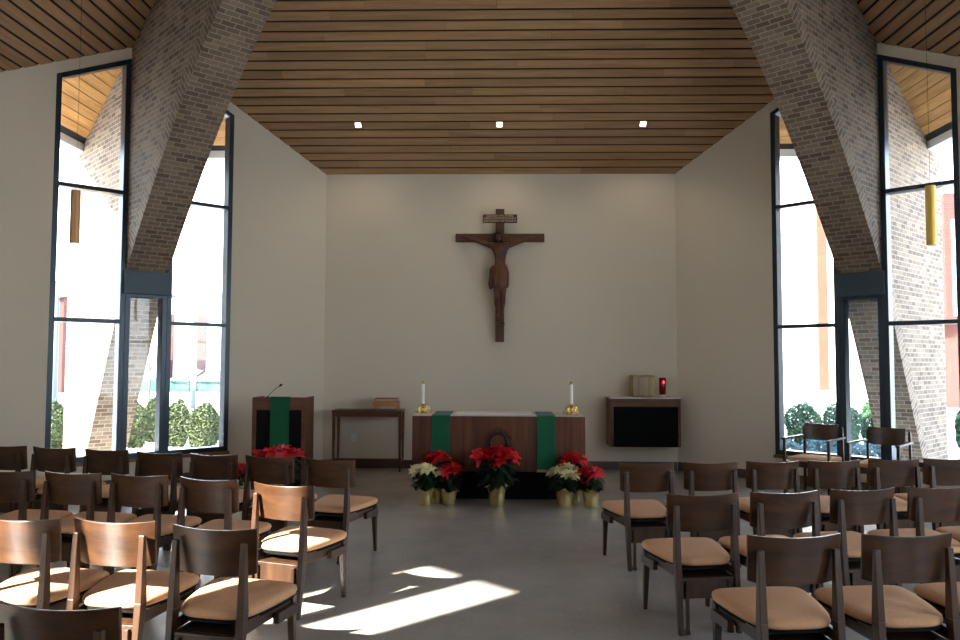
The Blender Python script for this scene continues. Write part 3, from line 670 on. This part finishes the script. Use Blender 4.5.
# ---------- poinsettias
def petal(mb,c,ang,pitch,L,w,droop,rr):
    ca,sa=math.cos(ang),math.sin(ang); pts=[]
    prof=[(0,.12),(.25,.75),(.5,1),(.75,.7),(1,.02)]
    rows=[]
    for f,ww in prof:
        rad=L*f*math.cos(pitch); z=L*f*math.sin(pitch)-droop*f*f*L; hw=w*ww/2
        base=Vector((c[0]+ca*rad,c[1]+sa*rad,c[2]+z)); sd=Vector((-sa,ca,0))
        rows.append([base-sd*hw,base+Vector((0,0,-.12*hw)),base+sd*hw])
    V=[[mb.bm.verts.new(p) for p in q] for q in rows]
    for a,b in zip(V,V[1:]):
        for i in (0,1): mb.bm.faces.new([a[i],a[i+1],b[i+1],b[i]])
def bloom_mesh(L,seed,rr):
    mb=MB()
    for k in range(7): petal(mb,(0,0,0),2*math.pi*k/7+rr.uniform(-.15,.15),rr.uniform(.05,.35),L*rr.uniform(.85,1.1),L*.48,.35,rr)
    for k in range(5): petal(mb,(0,0,.008),2*math.pi*k/5+rr.uniform(-.2,.2)+.4,rr.uniform(.5,.8),L*rr.uniform(.5,.65),L*.3,.2,rr)
    return mb
def poinsettia(x,y,spread,htop,potr,poth,nb,mt,L,lab,seed):
    rr=random.Random(seed)
    t=thing('poinsettia',lab,'potted plant',(x,y,0),rr.uniform(0,6),'poinsettias in gold foil pots')
    m=MB(); n=48; rg=[]
    for z,r_,amp in ((0,.80,0),(.01,.84,.01),(poth*.5,.94,.02),(poth*.86,1.05,.04),(poth,1.22,.10),(poth*1.06,1.42,.16)):
        rg.append([((potr*(r_+amp*math.sin(9*a+z*30)))*math.cos(a),(potr*(r_+amp*math.sin(9*a+z*30)))*math.sin(a),z+amp*.12*math.sin(5*a+1)) for a in [2*math.pi*k/n for k in range(n)]])
    rg+= [[(p[0]*.9,p[1]*.9,p[2]-.004) for p in rg[-1]],[(potr*.8*math.cos(2*math.pi*k/n),potr*.8*math.sin(2*math.pi*k/n),poth*.8) for k in range(n)]]
    m.rings(rg); m.done('foil_pot',MT['foil'],t,smooth=True)
    m=MB(); tips=[]
    for k in range(nb):
        f=math.sqrt((k+.3)/nb); a=k*2.39996; rad=spread*f*.80; z=htop-.32*(f**2)*spread-L*.25+rr.uniform(-.03,.022)
        tips.append((rad*math.cos(a),rad*math.sin(a),z,a,f))
        m.tube([(.3*rad*math.cos(a)*.3,.3*rad*math.sin(a)*.3,poth*.8),(rad*math.cos(a)*.6,rad*math.sin(a)*.6,(poth+z)/2),(rad*math.cos(a),rad*math.sin(a),z)],.004,5)
    m.done('stems',MT['leaf'],t)
    m=MB()
    for k in range(nb*10):
        a=rr.uniform(0,6.283); f=rr.random()**.5; rad=spread*.62*f; z=rr.uniform(poth*1.15,htop-L*.45-.22*spread*f)
        petal(m,(rad*math.cos(a),rad*math.sin(a),z),a+rr.uniform(-.7,.7),rr.uniform(-.5,.2),L*rr.uniform(.55,.9),L*.5,.35,rr)
    m.done('leaves',MT['leaf'],t,recalc=False)
    for (px,py,z,a,f) in tips:
        b=bloom_mesh(L,seed,rr).done('bloom',mt,t,recalc=False); b.location=(px,py,z); b.rotation_euler=(-.75*f*math.sin(a)+rr.uniform(-.35,.35),.75*f*math.cos(a)+rr.uniform(-.35,.35),rr.uniform(0,6)); b.scale=(rr.uniform(.8,1.15),)*3
poinsettia(-.027,8.68,.27,.625,.098,.21,19,MT['red'],.135,'largest red poinsettia in gold foil, centred before the altar',11)
poinsettia(-.812,8.64,.19,.455,.088,.18,19,MT['cream'],.090,'cream poinsettia in gold foil, standing left of the altar front',12)
poinsettia(-.555,8.70,.14,.43,.085,.16,11,MT['red'],.110,'short red poinsettia just right of the left cream one',13)
poinsettia(-.690,8.79,.16,.56,.08,.17,12,MT['red'],.11,'red poinsettia standing behind the left cream one, higher',14)
poinsettia(.712,8.66,.195,.445,.088,.18,19,MT['cream'],.090,'cream poinsettia in gold foil, standing right of the altar front',15)
poinsettia(.998,8.62,.15,.43,.088,.18,12,MT['red'],.110,'red poinsettia at the right end, nearest the aisle chairs',16)
poinsettia(.825,8.79,.15,.555,.08,.17,11,MT['red'],.11,'red poinsettia standing behind the right cream one, higher',17)
poinsettia(-2.46,8.75,.28,.62,.10,.24,15,MT['red'],.13,'red poinsettia in front of the reading stand, behind the chairs',18)
poinsettia(-2.86,8.50,.16,.44,.09,.20,8,MT['red'],.10,'low red poinsettia left of the reading stand front, half hidden by chairs',19)
# ---------- outside
g=MB(); g.box(-60,60,-60,90,-.3,-.16); struct(g.done('ground',MT['ground']))
def bushmesh(name,rx,ry,h,n,seed,mt,ls=.035):
    rr=random.Random(seed); m=MB()
    for i in range(n):
        a=rr.uniform(0,6.283); cz=rr.uniform(-1,1); rad=rr.uniform(.72,1.0)**.5*(1+.13*math.sin(3*a+seed)+.10*math.sin(5*cz+2*a))
        s=math.sqrt(1-cz*cz); p=Vector((rx*s*math.cos(a)*rad,ry*s*math.sin(a)*rad,h*.52+h*.5*cz*rad))
        if p.z<.02: p.z=rr.uniform(.02,.1)
        d1=Vector((rr.gauss(0,1),rr.gauss(0,1),rr.gauss(0,1))).normalized(); d2=d1.orthogonal().normalized()*ls*.5; d1=d1*ls
        m.bm.faces.new([m.bm.verts.new(q) for q in (p-d1,p+d2,p+d1,p-d2)])
    return m
def bush(x,y,rx,h,n,seed,lab,mt=None,grp='round hedge shrubs outside the windows'):
    t=thing('shrub',lab,'shrub',(x,y,-.16),0,grp)
    bushmesh('foliage',rx,rx*.9,h,n,seed,mt).done('foliage',mt or MT['hedge'],t,recalc=False)
    m=MB(); rr=random.Random(seed)
    for k in range(7): a=rr.uniform(0,6.3); m.tube([(0,0,0),(.3*rx*math.cos(a),.3*rx*math.sin(a),h*.35),(.7*rx*math.cos(a),.7*rx*math.sin(a),h*.75)],[.018,.012,.004],5)
    m.done('branches',MT['twig'],t)
def at(px,Y): return (px-499.5)/781.6*Y
for i,(px,Y,w,lab) in enumerate(((53,15,.30,'round green shrub outside, beyond the far left window pane'),(133,15.3,.26,'round green shrub outside, seen through the narrow pane below the left rib'),(152,16.4,.22,'small round shrub outside, just right of the left narrow pane shrub'),(177,15.6,.29,'round green shrub outside the left window, left one of the pair right of the rib'),(204,14.7,.32,'round green shrub outside the left window, right one of the pair right of the rib'),
    (800,15.5,.33,'round green shrub outside the right window, behind the nearer-altar armchair'),(837,15.8,.35,'round green shrub outside the right window, between the two armchairs'),(867,16.2,.25,'small round shrub outside the right window, left of the rib foot'),(961,15,.28,'round green shrub outside, beyond the far right window pane'))):
    bush(at(px,Y),Y,w,.86 if px<500 else .90,4600,20+i,lab,MT['hedge'] if px<500 else MT['hedge3'])
for i,(px,Y) in enumerate(((782,12.6),(813,13.0),(842,12.6),(871,13.0),(900,12.6))):
    bush(at(px,Y),Y,.25,.50,1700,50+i,('pale low ground cover plant outside the right window, '+['leftmost','left of the middle','middle one','right of the middle','rightmost, beside the rib'][i]),MT['hedge2'],'low plants in the bed outside the right window')
# street lamp
t=thing('street_lamp','grey street lamp with two arms outside the left window','street lamp',(at(191.5,28),28,-.16))
m=MB(); m.tube([(0,0,0),(0,0,4.4)],[.11,.08],12); m.done('pole',MT['pole'],t,smooth=True)
m=MB(); m.tube([(-1.0,0,4.05),(1.1,0,4.10)],.035,8); m.done('arm',MT['pole'],t)
for x in (-1.05,1.1): m=MB(); m.box(x-.3,x+.3,-.15,.15,3.98,4.1); m.done('lamp_head',MT['pole'],t,bevel=.03)
t=thing('street_lamp','street lamp outside beyond the far left window pane','street lamp',(at(50,26),26,-.16))
m=MB(); m.tube([(0,0,0),(0,0,3.9)],[.10,.07],12); m.done('pole',MT['pole'],t,smooth=True)
m=MB(); m.tube([(0,0,3.85),(.7,0,3.92)],.03,8); m.done('arm',MT['pole'],t); m=MB(); m.box(.45,1.0,-.13,.13,3.86,3.98); m.done('lamp_head',MT['pole'],t,bevel=.03)
# buildings
Y=52
t=thing('far_building','pale building with red brick strips outside the left window','building',(0,Y,-.16))
m=MB(); m.box(at(95,Y),at(290,Y),0,10,0,15); m.done('wall',MT['render'],t)
for px,w in ((166,.30),(199,.34)): m=MB(); m.box(at(px,Y)-w,at(px,Y)+w,-.12,.1,0,4.8); m.done('brick_strip',MT['redbrick'],t)
for px in (182,213):
    for z in (2.3,5.0): m=MB(); m.box(at(px,Y)-.35,at(px,Y)+.35,-.03,.02,z,z+1.3); m.done('window',MT['plastic'],t)
Y=42
t=thing('green_shed','low green walled shed with grey ribbed roof outside the left window','shed',(0,Y,-.16))
m=MB(); m.box(at(118,Y),at(176,Y),0,4,0,-.05+.16-.0+.0+.35); m.bm.free()
m=MB(); m.box(at(112,Y),at(187,Y),0,4,0,.62); m.box(at(196,Y),at(232,Y),0,4,0,.62); m.done('wall',MT['greenwall'],t)
m=MB()
for x0,x1 in ((at(168,Y),at(187,Y)),(at(194,Y),at(234,Y))):
    n=int((x1-x0)/.22)
    for k in range(n): a=x0+k*.22; m.hexa([(a,-.2,.6),(a+.15,-.2,.6),(a+.15,2,1.15),(a,2,1.15)],[(a,-.2,.66),(a+.15,-.2,.66),(a+.15,2,1.21),(a,2,1.21)])
    m.hexa([(x0,-.15,.57),(x1,-.15,.57),(x1,2,1.12),(x0,2,1.12)],[(x0,-.15,.6),(x1,-.15,.6),(x1,2,1.15),(x0,2,1.15)])
m.done('roof',MT['greyroof'],t)
Y=40
t=thing('brick_house','red brick house wall outside beyond the far left window pane','building',(0,Y,-.16))
m=MB(); m.box(at(-60,Y),at(57,Y),0,8,0,5.0); m.done('wall',MT['redbrick'],t)
m=MB(); m.hexa([(at(-62,Y),-.3,5.0),(at(58.5,Y),-.3,5.0),(at(58.5,Y),8.3,5.0),(at(-62,Y),8.3,5.0)],[(at(-50,Y),3.5,6.2),(at(50,Y),3.5,6.2),(at(50,Y),4.5,6.2),(at(-50,Y),4.5,6.2)]); m.done('roof',MT['greyroof'],t)
Y=34
t=thing('white_building','bright white building with a tan brick pier outside the right window','building',(0,Y,-.16))
m=MB(); m.box(at(600,Y),at(885,Y),0,9,0,14); m.done('wall',MT['render'],t)
MT['tanbrick']=brick('tan_brick',(.075,.024,.011),(.09,.032,.015),(.12,.07,.045),bw=.25,bh=.09,bump=.2)
m=MB(); m.box(at(814,Y),at(823,Y),-.2,.1,.55,9); m.done('brick_pier',MT['tanbrick'],t)
m=MB(); m.box(at(770,Y),at(850,Y),-.02,.02,5.35,5.40); m.done('joint_line',MT['whitemetal'],t)
Y=30
t=thing('red_brick_building','red brick building with a pale window outside the far right pane','building',(0,Y,-.16))
m=MB(); m.box(at(941,Y),at(1100,Y),0,8,3.3,8.2); m.box(at(958,Y),at(1100,Y),0.05,8,0,3.3); m.done('wall',MT['redbrick'],t)
m=MB(); m.box(at(947.5,Y),at(952.5,Y),-.04,.04,3.5,7.2); m.done('window',MT['pane'],t)
# bare tree at the far left
t=thing('bare_tree','slender bare tree outside the left window behind the narrow pane','tree',(at(147,33),33,-.16))
rr=random.Random(5); m=MB()
def br(p,d,L,rad,dep):
    q=p+d*L; m.tube([p,(p+q)/2+Vector((rr.uniform(-.04,.04),0,rr.uniform(-.02,.05))),q],[rad,rad*.85,rad*.65],5)
    if dep:
        for _ in range(3): nd_=(d+Vector((rr.uniform(-.8,.8),rr.uniform(-.6,.6),rr.uniform(-.2,.5)))).normalized(); br(q,nd_,L*.72,rad*.6,dep-1)
br(Vector((0,0,0)),Vector((0,0,1)),1.3,.05,4); m.done('trunk_and_branches',MT['twig'],t)
# ---------- light
w=bpy.data.worlds.new('sky'); scene.world=w; w.use_nodes=True; nt=w.node_tree; bg=nt.nodes['Background']
tc=nt.nodes.new('ShaderNodeTexCoord'); sx=nt.nodes.new('ShaderNodeSeparateXYZ'); rp=nt.nodes.new('ShaderNodeValToRGB')
nt.links.new(tc.outputs['Generated'],sx.inputs[0]); nt.links.new(sx.outputs['Z'],rp.inputs['Fac']); nt.links.new(rp.outputs['Color'],bg.inputs['Color'])
rp.color_ramp.elements[0].color=(.92,.96,1,1); rp.color_ramp.elements[1].color=(.50,.70,1,1); rp.color_ramp.elements[1].position=.8
bg.inputs['Strength'].default_value=2.25
sl=bpy.data.lights.new('sun','SUN'); sl.energy=14; sl.angle=R(.6); sl.color=(1,.93,.82)
so=bpy.data.objects.new('sun',sl); COL.objects.link(so)
AZ=R(45); EL=R(32.9); dirv=Vector((math.sin(AZ)*math.cos(EL),math.cos(AZ)*math.cos(EL),-math.sin(EL))); so.rotation_euler=dirv.to_track_quat('-Z','Y').to_euler()
# ---------- camera
cd=bpy.data.cameras.new('camera'); cd.sensor_width=36; cd.lens=781.6*36/960; cd.clip_start=.05; cd.clip_end=300
co=bpy.data.objects.new('camera',cd); COL.objects.link(co)
yaw=R(1.4287); pit=R(2.998); f=Vector((-math.sin(yaw)*math.cos(pit),math.cos(yaw)*math.cos(pit),math.sin(pit))); rt=Vector((math.cos(yaw),math.sin(yaw),0)); up=rt.cross(f)
ro=R(.216); r2=rt*math.cos(ro)+up*math.sin(ro)*1; u2=-rt*math.sin(ro)+up*math.cos(ro)
mw=Matrix(((r2.x,u2.x,-f.x,0),(r2.y,u2.y,-f.y,0),(r2.z,u2.z,-f.z,1.58),(0,0,0,1))); co.matrix_world=mw
scene.camera=co
vs=scene.view_settings; vs.view_transform='Standard'; vs.look='None'; vs.gamma=1; vs.use_curve_mapping=False; vs.exposure=1.97
